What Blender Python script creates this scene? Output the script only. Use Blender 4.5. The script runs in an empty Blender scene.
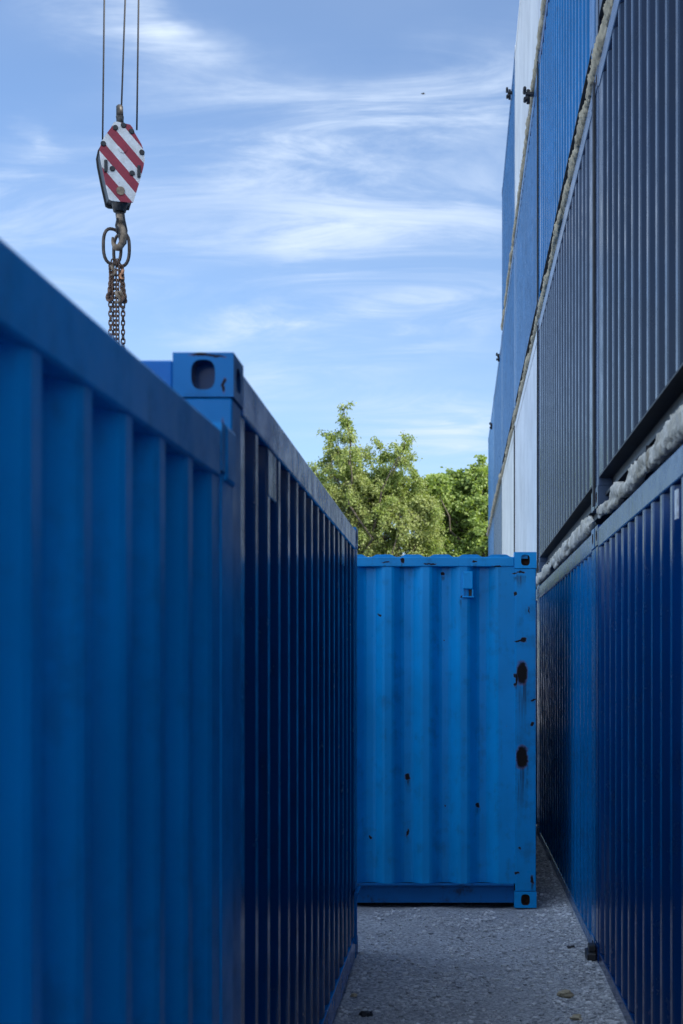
import bpy, bmesh, math, random
from mathutils import Vector, Matrix, noise
random.seed(7)
R = math.radians
scene = bpy.context.scene
C = scene.collection

# ------------------------------------------------------------------ camera
CAM_Z = 1.754
F = 683 * 50 / 24.0            # focal length in pixels
VX, VY = 458.0, 667.0          # vanishing point of the alley
cd = bpy.data.cameras.new('camera')
cam = bpy.data.objects.new('camera', cd); C.objects.link(cam)
cd.sensor_fit = 'HORIZONTAL'; cd.sensor_width = 24; cd.lens = 50
cam.location = (0, 0, CAM_Z); cam.rotation_euler = (R(90), 0, 0)
cd.shift_x = -(VX - 341.5) / 683; cd.shift_y = (VY - 512) / 683
cd.clip_start = 0.05; cd.clip_end = 2000
cd.dof.use_dof = True; cd.dof.focus_distance = 11.0; cd.dof.aperture_fstop = 4.5
scene.camera = cam

# ------------------------------------------------------------------ light
SUN_EL = R(33); SUN_DIR = Vector((0.80, -0.60, 0)).normalized()
to_sun = Vector((SUN_DIR.x * math.cos(SUN_EL), SUN_DIR.y * math.cos(SUN_EL), math.sin(SUN_EL)))
sl = bpy.data.lights.new('sun', 'SUN'); so = bpy.data.objects.new('sun', sl); C.objects.link(so)
sl.energy = 5.0; sl.angle = R(0.53); sl.color = (1.0, 0.93, 0.82)
so.rotation_euler = to_sun.to_track_quat('Z', 'Y').to_euler()
so.location = (0, 0, 30)

w = bpy.data.worlds.new('World'); scene.world = w; w.use_nodes = True
nt = w.node_tree; nt.nodes.clear()
N = nt.nodes.new; LK = nt.links.new
sky = N('ShaderNodeTexSky'); sky.sky_type = 'NISHITA'; sky.sun_disc = False
sky.sun_elevation = SUN_EL; sky.sun_rotation = math.atan2(SUN_DIR.x, SUN_DIR.y)
sky.air_density = 1.0; sky.dust_density = 0.35; sky.ozone_density = 2.2; sky.altitude = 300
bg = N('ShaderNodeBackground'); bg.inputs['Strength'].default_value = 0.105
wo = N('ShaderNodeOutputWorld')
tc = N('ShaderNodeTexCoord')
sep = N('ShaderNodeSeparateXYZ'); LK(tc.outputs['Generated'], sep.inputs[0])
def wm(op, a, b=None, clamp=False):
    n = N('ShaderNodeMath'); n.operation = op; n.use_clamp = clamp
    for i, v in enumerate((a, b)):
        if v is None: continue
        if isinstance(v, (int, float)): n.inputs[i].default_value = v
        else: LK(v, n.inputs[i])
    return n.outputs[0]
zz = wm('ADD', wm('MAXIMUM', sep.outputs[2], 0.0), 0.16)
px_ = wm('DIVIDE', sep.outputs[0], zz); py_ = wm('DIVIDE', sep.outputs[1], zz)
cmb = N('ShaderNodeCombineXYZ'); LK(px_, cmb.inputs[0]); LK(py_, cmb.inputs[1])
def cloud(rot, sx, sy, scale, detail, rough, dist, lo, hi, off=(0, 0, 0)):
    mp = N('ShaderNodeMapping'); mp.inputs['Rotation'].default_value = (0, 0, R(rot)); mp.inputs['Scale'].default_value = (sx, sy, 1); mp.inputs['Location'].default_value = off
    LK(cmb.outputs[0], mp.inputs[0])
    n = N('ShaderNodeTexNoise'); n.inputs['Scale'].default_value = scale; n.inputs['Detail'].default_value = detail
    n.inputs['Roughness'].default_value = rough; n.inputs['Distortion'].default_value = dist
    LK(mp.outputs[0], n.inputs['Vector'])
    m = N('ShaderNodeMapRange'); m.interpolation_type = 'SMOOTHSTEP'
    m.inputs[1].default_value = lo; m.inputs[2].default_value = hi
    LK(n.outputs[0], m.inputs[0]); return m.outputs[0]
fibre = cloud(40, 0.9, 2.1, 2.5, 12, 0.65, 1.3, 0.36, 0.72, (2.4, 7.4, 0))
def patch(cx, cy, a, b, rot, k):
    """an elongated cirrus patch at sky-plane position (cx, cy)"""
    ca, sa = math.cos(R(rot)), math.sin(R(rot))
    dx = wm('SUBTRACT', px_, cx); dy = wm('SUBTRACT', py_, cy)
    u = wm('DIVIDE', wm('ADD', wm('MULTIPLY', dx, ca), wm('MULTIPLY', dy, sa)), a); v = wm('DIVIDE', wm('SUBTRACT', wm('MULTIPLY', dy, ca), wm('MULTIPLY', dx, sa)), b)
    q = wm('ADD', wm('MULTIPLY', u, u), wm('MULTIPLY', v, v))
    return wm('MULTIPLY', wm('POWER', 2.718, wm('MULTIPLY', q, -1.0)), k)
wn = N('ShaderNodeTexNoise'); wn.inputs['Scale'].default_value = 3.2; wn.inputs['Detail'].default_value = 5; wn.inputs['Roughness'].default_value = .6
LK(cmb.outputs[0], wn.inputs['Vector']); wsep = N('ShaderNodeSeparateColor'); LK(wn.outputs['Color'], wsep.inputs[0])
px_ = wm('ADD', px_, wm('MULTIPLY', wm('SUBTRACT', wsep.outputs[0], .5), .34)); py_ = wm('ADD', py_, wm('MULTIPLY', wm('SUBTRACT', wsep.outputs[1], .5), .30))
mass = None
for args in ((-.12, 2.08, .30, .16, -24, 1.05), (-.07, 1.80, .22, .08, -36, .9), (-.30, 2.44, .16, .05, -14, 1.0), (-.31, 1.66, .15, .06, 34, .9), (-.36, 1.56, .10, .035, 58, .7), (-.22, 1.84, .20, .06, -40, .5),
             (-.62, 2.25, .20, .14, -22, .7), (-.55, 1.95, .24, .10, -25, .55), (-.55, 1.85, .02, .05, 12, .7), (.0, 3.05, .22, .20, -12, .9), (-.02, 2.42, .28, .12, -25, .65), (-.42, 2.75, .25, .14, -25, .45)):
    p_ = patch(*args); mass = p_ if mass is None else wm('ADD', mass, p_)
veil = cloud(25, 0.6, 1.2, 0.8, 5, 0.55, 0.3, 0.30, 0.80, (5.2, 1.1, 0))
fibre = wm('ADD', wm('MULTIPLY', fibre, 0.88), 0.12)
cm = wm('ADD', wm('MULTIPLY', wm('MULTIPLY', fibre, mass), 0.80), wm('MULTIPLY', veil, 0.24))
low = N('ShaderNodeMapRange'); low.interpolation_type = 'SMOOTHSTEP'; low.inputs[1].default_value = 0.0; low.inputs[2].default_value = 0.40; low.inputs[3].default_value = 0.40; low.inputs[4].default_value = 0.0
LK(sep.outputs[2], low.inputs[0]); cm = wm('ADD', cm, low.outputs[0], True)
mx = N('ShaderNodeMix'); mx.data_type = 'RGBA'
LK(cm, mx.inputs['Factor'])
tint = N('ShaderNodeMix'); tint.data_type = 'RGBA'; tint.blend_type = 'MULTIPLY'; tint.inputs['Factor'].default_value = 1
LK(sky.outputs[0], tint.inputs['A']); tint.inputs['B'].default_value = (0.64, 0.83, 1.03, 1)
LK(tint.outputs['Result'], mx.inputs['A']); mx.inputs['B'].default_value = (4.5, 5.3, 6.5, 1)
fill_bank_n = cloud(40, 1.0, 1.2, 1.3, 6, 0.55, 0.4, 0.30, 0.62, (9.1, 3.3, 0))  # unseen bright cloud bank, added behind and overhead to lift the shade light
fill_bank = N('ShaderNodeMapRange'); fill_bank.interpolation_type = 'SMOOTHSTEP'; fill_bank.inputs[1].default_value = -0.25; fill_bank.inputs[2].default_value = 0.45
LK(wm('SUBTRACT', wm('MULTIPLY', sep.outputs[2], 0.5), sep.outputs[1]), fill_bank.inputs[0])
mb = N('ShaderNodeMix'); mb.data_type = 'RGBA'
LK(wm('MULTIPLY', wm('MULTIPLY', fill_bank.outputs[0], fill_bank_n), 0.85), mb.inputs['Factor'])
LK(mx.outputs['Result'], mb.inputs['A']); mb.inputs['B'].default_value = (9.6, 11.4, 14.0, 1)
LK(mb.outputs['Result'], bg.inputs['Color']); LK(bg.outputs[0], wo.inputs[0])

scene.view_settings.view_transform = 'Standard'; scene.view_settings.look = 'None'
scene.view_settings.exposure = 0.75; scene.view_settings.gamma = 1; scene.view_settings.use_curve_mapping = False
scene.cycles.max_bounces = 8

# ------------------------------------------------------------------ helpers
def tag(o, label=None, cat=None, group=None, kind=None):
    if label: o['label'] = label
    if cat: o['category'] = cat
    if group: o['group'] = group
    if kind: o['kind'] = kind
    return o
def empty(name, loc, rz=0.0):
    o = bpy.data.objects.new(name, None); C.objects.link(o)
    o.location = loc; o.rotation_euler = (0, 0, rz); o.empty_display_size = 0.2
    return o
def link(name, me, parent=None):
    o = bpy.data.objects.new(name, me); C.objects.link(o)
    if parent: o.parent = parent
    return o
class MB:
    """collects geometry of ONE mesh object"""
    def __init__(s): s.v = []; s.f = []; s.m = []; s.sm = []
    def add(s, vs, fs, mat=0, smooth=False):
        b = len(s.v); s.v += [tuple(p) for p in vs]
        for f in fs: s.f.append(tuple(i + b for i in f)); s.m.append(mat); s.sm.append(smooth)
        return s
    def box(s, x0, x1, y0, y1, z0, z1, bev=0.0, mat=0):
        if bev <= 0:
            vs = [(x, y, z) for x in (x0, x1) for y in (y0, y1) for z in (z0, z1)]
            fs = [(0,1,3,2),(4,6,7,5),(0,4,5,1),(2,3,7,6),(0,2,6,4),(1,5,7,3)]
            return s.add(vs, fs, mat)
        bm = bmesh.new()
        bmesh.ops.create_cube(bm, size=1)
        for v in bm.verts:
            v.co = Vector((x0 + (v.co.x + .5) * (x1 - x0), y0 + (v.co.y + .5) * (y1 - y0), z0 + (v.co.z + .5) * (z1 - z0)))
        bmesh.ops.bevel(bm, geom=list(bm.edges), offset=bev, segments=2, profile=0.5, affect='EDGES')
        bm.verts.index_update()
        s.add([v.co.copy() for v in bm.verts], [[v.index for v in f.verts] for f in bm.faces], mat)
        bm.free(); return s
    def tube(s, pts, rad, n=10, closed=False, mat=0, cap=True, up=None):
        pts = [Vector(p) for p in pts]; k = len(pts)
        rs = rad if isinstance(rad, (list, tuple)) else [rad] * k
        vs = []; prev = None
        for i, p in enumerate(pts):
            a = pts[(i - 1) % k] if (closed or i > 0) else p
            b = pts[(i + 1) % k] if (closed or i < k - 1) else p
            t = (b - a).normalized()
            if prev is None:
                q = Vector((0, 0, 1)) if abs(t.z) < .9 else Vector((1, 0, 0))
                u = t.cross(q).normalized()
            else:
                u = (prev - t * prev.dot(t)).normalized()
            prev = u; v = t.cross(u)
            for j in range(n):
                an = 2 * math.pi * j / n
                vs.append(p + (u * math.cos(an) + v * math.sin(an)) * rs[i])
        fs = []
        for i in range(k if closed else k - 1):
            i2 = (i + 1) % k
            for j in range(n):
                j2 = (j + 1) % n
                fs.append((i * n + j, i * n + j2, i2 * n + j2, i2 * n + j))
        s.add(vs, fs, mat, True)
        if not closed and cap:
            b = len(s.v) - len(vs)
            s.f.append(tuple(b + j for j in range(n - 1, -1, -1))); s.m.append(mat); s.sm.append(False)
            s.f.append(tuple(b + (k - 1) * n + j for j in range(n))); s.m.append(mat); s.sm.append(False)
        return s
    def prism(s, poly, y0, y1, mat=0):
        """poly in (x,z), extruded along y"""
        n = len(poly)
        vs = [(x, y0, z) for x, z in poly] + [(x, y1, z) for x, z in poly]
        fs = [tuple(range(n)), tuple(range(2 * n - 1, n - 1, -1))] + [(i, i + n, (i + 1) % n + n, (i + 1) % n) for i in range(n)]
        return s.add(vs, fs, mat)
    def mesh(s, name, mats):
        me = bpy.data.meshes.new(name); me.from_pydata(s.v, [], s.f)
        for m in (mats if isinstance(mats, (list, tuple)) else [mats]): me.materials.append(m)
        me.polygons.foreach_set('material_index', s.m); me.polygons.foreach_set('use_smooth', s.sm)
        bm = bmesh.new(); bm.from_mesh(me)
        if len(s.f) < 60000: bmesh.ops.recalc_face_normals(bm, faces=bm.faces)
        bm.to_mesh(me); bm.free(); me.update(); return me
    def build(s, name, mats, parent=None): return link(name, s.mesh(name, mats), parent)

# ------------------------------------------------------------------ materials
class NT:
    def __init__(s, name):
        s.mat = bpy.data.materials.new(name); s.mat.use_nodes = True
        s.t = s.mat.node_tree; s.b = s.t.nodes['Principled BSDF']
        s.tc = s.t.nodes.new('ShaderNodeTexCoord')
    def n(s, typ, **kw):
        x = s.t.nodes.new(typ)
        for k, v in kw.items(): setattr(x, k, v)
        return x
    def put(s, sock, v):
        if isinstance(v, bpy.types.NodeSocket): s.t.links.new(v, sock)
        else: sock.default_value = v
    def math(s, op, a, b=0.0, clamp=False):
        x = s.n('ShaderNodeMath', operation=op, use_clamp=clamp); s.put(x.inputs[0], a); s.put(x.inputs[1], b); return x.outputs[0]
    def mapping(s, vec, scale=(1,1,1), loc=(0,0,0), rot=(0,0,0)):
        x = s.n('ShaderNodeMapping'); s.put(x.inputs[0], vec); s.put(x.inputs['Scale'], scale); s.put(x.inputs['Location'], loc); s.put(x.inputs['Rotation'], rot); return x.outputs[0]
    def noise(s, vec, scale, detail=4, rough=.55, dist=0.0):
        x = s.n('ShaderNodeTexNoise'); s.put(x.inputs['Vector'], vec); s.put(x.inputs['Scale'], scale); s.put(x.inputs['Detail'], detail); s.put(x.inputs['Roughness'], rough); s.put(x.inputs['Distortion'], dist); return x.outputs[0]
    def ramp(s, v, lo, hi, a=0.0, b=1.0):
        x = s.n('ShaderNodeMapRange'); x.interpolation_type = 'SMOOTHSTEP'
        s.put(x.inputs[0], v); s.put(x.inputs[1], lo); s.put(x.inputs[2], hi); s.put(x.inputs[3], a); s.put(x.inputs[4], b); return x.outputs[0]
    def mix(s, f, a, b, mode='MIX'):
        x = s.n('ShaderNodeMix', data_type='RGBA', blend_type=mode)
        s.put(x.inputs['Factor'], f); s.put(x.inputs['A'], a); s.put(x.inputs['B'], b); return x.outputs['Result']
    def bump(s, h, strength, dist, normal=None):
        x = s.n('ShaderNodeBump'); s.put(x.inputs['Height'], h); s.put(x.inputs['Strength'], strength); s.put(x.inputs['Distance'], dist)
        if normal is not None: s.put(x.inputs['Normal'], normal)
        return x.outputs[0]
def c4(c, k=1.0): return (c[0] * k, c[1] * k, c[2] * k, 1)

def paint(name, col, rough=.26, rust=.45, chalk=.25, dirt=.35, spots=None, dent=1.0):
    """weathered container paint; spots = [(x, z, rx, rz, streak)] rust marks in object space"""
    t = NT(name)
    obj = t.tc.outputs['Object']
    info = t.n('ShaderNodeObjectInfo')
    off = t.n('ShaderNodeVectorMath', operation='ADD'); t.put(off.inputs[0], obj)
    mul = t.n('ShaderNodeVectorMath', operation='SCALE'); t.put(mul.inputs[0], (13.0, 7.0, 9.0)); t.put(mul.inputs['Scale'], info.outputs['Random'])
    t.put(off.inputs[1], mul.outputs[0]); v = off.outputs[0]
    big = t.noise(v, 1.1, 5, .6)
    streak = t.noise(t.mapping(v, (16, 16, .55)), 1.0, 5, .6)
    c = t.mix(t.ramp(big, .3, .72), c4(col, .86), c4(col, 1.12))
    grey = (col[0] * .85 + .008, col[1] * .85 + .02, col[2] * .85 + .03)
    c = t.mix(t.math('MULTIPLY', t.ramp(streak, .48, .75), chalk), c, c4(grey))
    fine = t.noise(v, 7.5, 8, .68)
    c = t.mix(t.math('MULTIPLY', t.ramp(t.math('MULTIPLY', fine, t.math('ADD', streak, .45)), .46, .72), dirt), c, (.018, .020, .024, 1))
    scr = t.noise(t.mapping(v, (3, 3, 26), (0, 0, 0), (R(8), R(11), 0)), 2.2, 3, .5)
    c = t.mix(t.math('MULTIPLY', t.ramp(scr, .70, .78), .15), c, c4(grey, 1.35))
    rm = t.ramp(t.noise(v, 5.2, 9, .66), .735 - .06 * rust, .775 - .06 * rust)
    rm = t.math('MULTIPLY', rm, min(1.0, rust * 2))
    if spots:
        sx = t.n('ShaderNodeSeparateXYZ'); wv = t.n('ShaderNodeVectorMath', operation='ADD')
        nz = t.n('ShaderNodeTexNoise'); t.put(nz.inputs['Vector'], obj); t.put(nz.inputs['Scale'], 26.0); t.put(nz.inputs['Detail'], 5.0)
        sc = t.n('ShaderNodeVectorMath', operation='SCALE'); t.put(sc.inputs[0], nz.outputs['Color']); t.put(sc.inputs['Scale'], .045)
        t.put(wv.inputs[0], obj); t.put(wv.inputs[1], sc.outputs[0]); t.put(sx.inputs[0], wv.outputs[0])
        drip = t.noise(t.mapping(obj, (55, 1, 2.2)), 1.0, 3, .5)
        tot = None; dtot = None
        for (x, z, rx, rz, stk) in spots:
            dx = t.math('DIVIDE', t.math('SUBTRACT', sx.outputs[0], x + .0225), rx)
            dz = t.math('DIVIDE', t.math('SUBTRACT', sx.outputs[2], z + .0225), rz)
            d = t.math('POWER', t.math('ADD', t.math('POWER', t.math('ABSOLUTE', dx), 2.6), t.math('POWER', t.math('ABSOLUTE', dz), 2.6)), .4)
            m = t.ramp(d, .75, 1.2, 1.0, 0.0)
            tot = m if tot is None else t.math('MAXIMUM', tot, m)
            if stk > 0:
                q = t.math('MULTIPLY', t.ramp(t.math('ABSOLUTE', dx), .6, 1.25, 1.0, 0.0),
                           t.math('MULTIPLY', t.ramp(t.math('SUBTRACT', z, sx.outputs[2]), rz * .5, rz + stk, 1.0, 0.0), t.ramp(t.math('SUBTRACT', sx.outputs[2], z), -.02, rz * 1.6, 1.0, 0.0)))
                q = t.math('MULTIPLY', q, t.ramp(drip, .36, .62))
                dtot = q if dtot is None else t.math('MAXIMUM', dtot, q)
        if dtot is not None: c = t.mix(t.math('MULTIPLY', dtot, .8), c, (.012, .014, .016, 1))
        rm = t.math('MAXIMUM', rm, tot)
    rc = t.mix(t.ramp(t.noise(v, 38, 4, .6), .35, .65), (.014, .007, .005, 1), (.05, .016, .008, 1))
    if spots: rc = t.mix(t.ramp(tot, .30, .97), (.20, .035, .015, 1), (.012, .009, .009, 1))
    c = t.mix(rm, c, rc)
    t.put(t.b.inputs['Base Color'], c)
    r = t.math('ADD', t.ramp(fine, .3, .7, rough - .05, rough + .09), t.math('MULTIPLY', rm, .45), True)
    t.put(t.b.inputs['Roughness'], r)
    t.put(t.b.inputs['Specular IOR Level'], .22)
    n1 = t.bump(t.noise(v, 1.7, 3, .5), .55 * dent, .02)
    n2 = t.bump(t.noise(v, 60, 3, .5), .02, .003, n1)
    n3 = t.bump(rm, -.35, .002, n2)
    t.put(t.b.inputs['Normal'], n3)
    return t.mat

def plain(name, col, rough=.5, metal=0.0, var=.3, scale=18, bump=.15, col2=None, bd=.004):
    t = NT(name); v = t.tc.outputs['Object']
    nz = t.noise(v, scale, 6, .6)
    c = t.mix(t.ramp(nz, .35, .65), c4(col, 1 - var), c4(col2) if col2 else c4(col, 1 + var))
    t.put(t.b.inputs['Base Color'], c); t.put(t.b.inputs['Roughness'], rough); t.put(t.b.inputs['Metallic'], metal)
    if bump: t.put(t.b.inputs['Normal'], t.bump(nz, bump, bd))
    return t.mat

M_rusthole = plain('rusty steel pocket', (.05, .022, .014), .9, 0, .5, 40)
M_dark = plain('dark underframe', (.018, .02, .025), .6, 0, .35, 9)

# ------------------------------------------------------------------ the setting
def ground():
    def axis(a0, a1, step, far):
        xs = []; x = a0
        while x < a1 + 1e-6: xs.append(x); x += step
        lo = []; d = step
        x = a0
        while x > -far: d *= 1.45; x -= d; lo.append(x)
        hi = []; d = step; x = xs[-1]
        while x < far: d *= 1.45; x += d; hi.append(x)
        return lo[::-1] + xs + hi
    xs = axis(-1.0, 1.0, .05, 600); ys = axis(4.5, 17, .06, 900)
    vs = []
    for y in ys:
        for x in xs:
            inl = (-1.05 < x < 1.05 and 4 < y < 17.5)
            z = 0.0
            if inl:
                z = .022 * noise.noise(Vector((x * 1.5, y * 1.1, 1))) + .010 * noise.noise(Vector((x * 6, y * 6, 4)))
                z += .035 * max(0, (x - .55) / .3) ** 2 * (0.5 + .5 * noise.noise(Vector((7, y * 1.7, 0)))) if x > .55 else 0
                z = min(z, .06)
            elif abs(x) > 30 or y > 60: z = -.02
            vs.append((x, y, z))
    nx = len(xs)
    fs = [(j * nx + i, j * nx + i + 1, (j + 1) * nx + i + 1, (j + 1) * nx + i) for j in range(len(ys) - 1) for i in range(nx - 1)]
    t = NT('gravel'); v = t.tc.outputs['Object']
    vo = t.n('ShaderNodeTexVoronoi'); t.put(vo.inputs['Vector'], v); t.put(vo.inputs['Scale'], 85.0)
    vo2 = t.n('ShaderNodeTexVoronoi'); t.put(vo2.inputs['Vector'], v); t.put(vo2.inputs['Scale'], 190.0)
    big = t.noise(v, 1.3, 6, .62); mid = t.noise(v, 14, 6, .7)
    sv = t.n('ShaderNodeSeparateColor'); t.put(sv.inputs[0], vo.outputs['Color'])
    c = t.mix(sv.outputs[0], (.13, .145, .165, 1), (.60, .64, .69, 1))
    c = t.mix(t.math('MULTIPLY', t.ramp(mid, .35, .65), .45), c, (.32, .35, .385, 1))
    c = t.mix(t.math('MULTIPLY', t.ramp(big, .42, .68), .5), c, (.22, .235, .26, 1))
    t.put(t.b.inputs['Base Color'], c); t.put(t.b.inputs['Roughness'], .95); t.put(t.b.inputs['Specular IOR Level'], .2)
    n1 = t.bump(vo.outputs['Distance'], -1.0, .022); n2 = t.bump(vo2.outputs['Distance'], -.6, .005, n1)
    n3 = t.bump(mid, .5, .025, n2); t.put(t.b.inputs['Normal'], n3)
    m = MB(); m.add(vs, fs, 0, True)
    o = m.build('ground', t.mat); tag(o, kind='structure')
ground()

# ------------------------------------------------------------------ containers
def profile(u0, u1, pitch, depth, m0, m1, out=None, slope=None):
    """corrugation: list of (u, inset)"""
    out = out or pitch * .25; slope = slope or pitch * .25; inn = pitch - out - 2 * slope
    n = max(1, int((u1 - u0 - m0 - m1 + out) / pitch)); span = n * pitch - out
    st = u0 + m0 + ((u1 - m1) - (u0 + m0) - span) / 2
    pts = [(u0, 0.0)]
    b = min(.010, slope * .2)
    def bend(u, d, du_in, dd_in, du_out, dd_out):
        pts.append((u - du_in, d - dd_in)); pts.append((u + du_out, d + dd_out))
    k = depth / slope
    for i in range(n):
        u = st + i * pitch
        bend(u, 0, b, 0, b, b * k)
        bend(u + slope, depth, b, b * k, b, 0)
        bend(u + slope + inn, depth, b, 0, b, -b * k)
        bend(u + 2 * slope + inn, 0, b, -b * k, b, 0)
    pts.append((u1, 0.0)); return pts
def sheet(pts, fn, w0, w1, th=.004):
    """closed corrugated sheet; fn(u, inset, w) -> xyz"""
    n = len(pts); vs = []
    for (u, d) in pts: vs += [fn(u, d, w0), fn(u, d, w1), fn(u, d + th, w0), fn(u, d + th, w1)]
    fs = []
    for i in range(n - 1):
        a, b = 4 * i, 4 * i + 4
        fs += [(a, b, b + 1, a + 1), (a + 2, a + 3, b + 3, b + 2), (a, a + 2, b + 2, b), (a + 1, b + 1, b + 3, a + 3)]
    fs += [(0, 1, 3, 2), (4*n-4, 4*n-2, 4*n-1, 4*n-3)]
    m = MB(); m.add(vs, fs); return m

def plate_hole(m, o, ux, uy, nrm, w, h, hw, hh, depth, seg=28):
    """a w x h plate centred at o with a rounded slot hole (half sizes hw, hh) sunk inwards by depth"""
    angs = sorted(set([round(2 * math.pi * i / seg, 5) for i in range(seg)] + [round(a % (2 * math.pi), 5) for a in (math.atan2(h, w), math.atan2(h, -w), math.atan2(-h, -w), math.atan2(-h, w))]))
    k = len(angs); A = []; B = []; D = []
    for a in angs:
        ca, sa = math.cos(a), math.sin(a)
        q = 1 / max(abs(ca) / (w / 2), abs(sa) / (h / 2), 1e-9)
        A.append(o + ux * (ca * q) + uy * (sa * q))
        e = (abs(ca / hw) ** 3 + abs(sa / hh) ** 3) ** (-1 / 3)
        B.append(o + ux * (ca * e) + uy * (sa * e)); D.append(B[-1] - nrm * depth)
    m.add(A + B, [(i, (i + 1) % k, k + (i + 1) % k, k + i) for i in range(k)], 0)
    m.add(B + D + [o - nrm * depth], [(i, (i + 1) % k, k + (i + 1) % k, k + i) for i in range(k)] + [(k + i, k + (i + 1) % k, 2 * k) for i in range(k)], 1)
def casting(sx, sy, x, y, z0, z1, cw=.162, cl=.178):
    """corner casting whose outer corner is (x, y); sx, sy point outwards"""
    m = MB(); h = z1 - z0; zc = (z0 + z1) / 2
    xi, yi = x - sx * cw, y - sy * cl
    V = Vector; X, Y, Z = V((1,0,0)), V((0,1,0)), V((0,0,1))
    plate_hole(m, V(((x + xi) / 2, y, zc)), X, Z, Y * sy, cw, h, .032, .040, .06)         # end face
    plate_hole(m, V((x, (y + yi) / 2, zc)), Y, Z, X * sx, cl, h, .040, .032, .05)         # side face
    vs = [(a, b, c) for a in (x, xi) for b in (y, yi) for c in (z0, z1)]
    m.add(vs, [(0, 4, 6, 2), (1, 3, 7, 5), (4, 5, 7, 6), (2, 6, 7, 3)])                   # bottom, top, inner two
    return m

def container(name, loc, rz, L, W, H, mats, pitch=.278, depth=.036, epitch=.276, edepth=.040, margin=.03,
              recess=False, post_w=.16, post_mat=None, wall_mat=None, rail_h=.118, roof_long=False, bottom_h=.155, header_top=.036):
    P = mats if isinstance(mats, dict) else dict(a=mats)
    m0 = P['a']; wm_ = P.get('wall', m0); pm = P.get('post', m0); ew = P.get('end', wm_); rl = P.get('rail', m0)
    root = empty(name, loc, rz)
    hx, hy = W / 2, L / 2; ch = .118
    for sx in (-1, 1):
        for sy in (-1, 1):
            for (z0, z1) in ((0, ch), (H - ch, H)):
                casting(sx, sy, sx * hx, sy * hy, z0, z1).build('corner_casting', [pm, P.get('hole', M_rusthole)], root)
            m = MB(); i = .004
            xa, xb = sorted((sx * (hx - i), sx * (hx - .155))); ya, yb = sorted((sy * (hy - i), sy * (hy - post_w)))
            m.box(xa, xb, ya, yb, ch + .002, H - ch - .002, .006)
            m.build('corner_post', pm, root)
    zt, zb = H - rail_h - .018, bottom_h
    # side walls
    for sx in (-1, 1):
        fn = lambda u, d, w_, sx=sx: (sx * (hx - .008 - d), u, w_)
        pts = profile(-hy + post_w, hy - post_w, pitch, depth, margin, margin)
        sheet(pts, fn, zb, zt + .004).build('side_wall', wm_, root)
        m = MB()
        xa, xb = sorted((sx * (hx - .002), sx * (hx - .062)))
        m.box(xa, xb, -hy + .18, hy - .18, zt, H - .018, .007); m.build('top_rail', rl, root)
        m = MB()
        if recess:     # C-channel set back under the panel, with two flanges
            xa, xb = sorted((sx * (hx - .085), sx * (hx - .10)));  m.box(xa, xb, -hy + .18, hy - .18, .02, zb - .008)
            xa, xb = sorted((sx * (hx - .045), sx * (hx - .0845)));  m.box(xa, xb, -hy + .18, hy - .18, .06, .078)
            xa, xb = sorted((sx * (hx - .006), sx * (hx - .0845)));  m.box(xa, xb, -hy + .18, hy - .18, zb - .012, zb - .002)
            for q in (-.17, .17):
                xa, xb = sorted((sx * (hx - .03), sx * (hx - .0845)));  m.box(xa, xb, q * L - .11, q * L + .11, .02, .056)
            m.build('bottom_rail', M_dark, root)
        else:
            xa, xb = sorted((sx * (hx - .003), sx * (hx - .05)));  m.box(xa, xb, -hy + .18, hy - .18, .012, zb - .002, .006)
            m.build('bottom_rail', rl, root)
    # end walls
    for sy in (-1, 1):
        fn = lambda u, d, w_, sy=sy: (u, sy * (hy - .012 - d), w_)
        pts = profile(-hx + .155, hx - .155, epitch, edepth, .0, .0)
        sheet(pts, fn, .175, H - .105).build('end_wall', ew, root)
        ya, yb = sorted((sy * (hy - .004), sy * (hy - .06)))
        m = MB(); m.box(-hx + .163, hx - .163, ya, yb, H - .105, H - header_top, .006); m.build('end_header', rl, root)
        ya, yb = sorted((sy * (hy - .050), sy * (hy - .10))); m = MB(); m.box(-hx + .163, hx - .163, ya, yb, .03, .168); ya, yb = sorted((sy * (hy - .006), sy * (hy - .0495))); m.box(-hx + .163, hx - .163, ya, yb, .160, .174, .003); m.build('end_sill', P.get('sill', rl), root)
    # roof + floor
    if roof_long:
        pts = profile(-hx + .063, hx - .063, .21, .018, .03, .03, out=.11, slope=.03)
        sheet(pts, lambda u, d, w_: (u, w_, H - .016 - d), -hy + .02, hy - .02, .03).build('roof', m0, root)
    else:
        pts = profile(-hy + .061, hy - .061, .209, .02, .05, .05)
        sheet(pts, lambda u, d, w_: (w_, u, H - .03 - d), -hx + .063, hx - .063).build('roof', m0, root)
    m = MB(); m.box(-hx + .11, hx - .11, -hy + .062, hy - .062, .10, .148); m.build('floor_pan', M_dark, root)
    return root
def kids(o): return list(o.children)
def copy_tree(o, mats=None):
    """copy of a thing and its parts; mats maps part-name stem -> material, 'a' for the rest"""
    c = o.copy(); C.objects.link(c)
    for ch in kids(o):
        d = ch.copy(); C.objects.link(d); d.parent = c
        if mats: recolour(d, mats)
    return c
def recolour(d, mats):
    stem = d.name.split('.')[0]
    if stem in ('floor_pan',): return
    if stem == 'bottom_rail' and d.material_slots[0].material == M_dark: return
    key = {'side_wall': 'wall', 'end_wall': 'wall', 'corner_post': 'post', 'corner_casting': 'post', 'top_rail': 'rail'}.get(stem, 'a')
    d.material_slots[0].link = 'OBJECT'; d.material_slots[0].material = mats.get(key, mats['a'])

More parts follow.
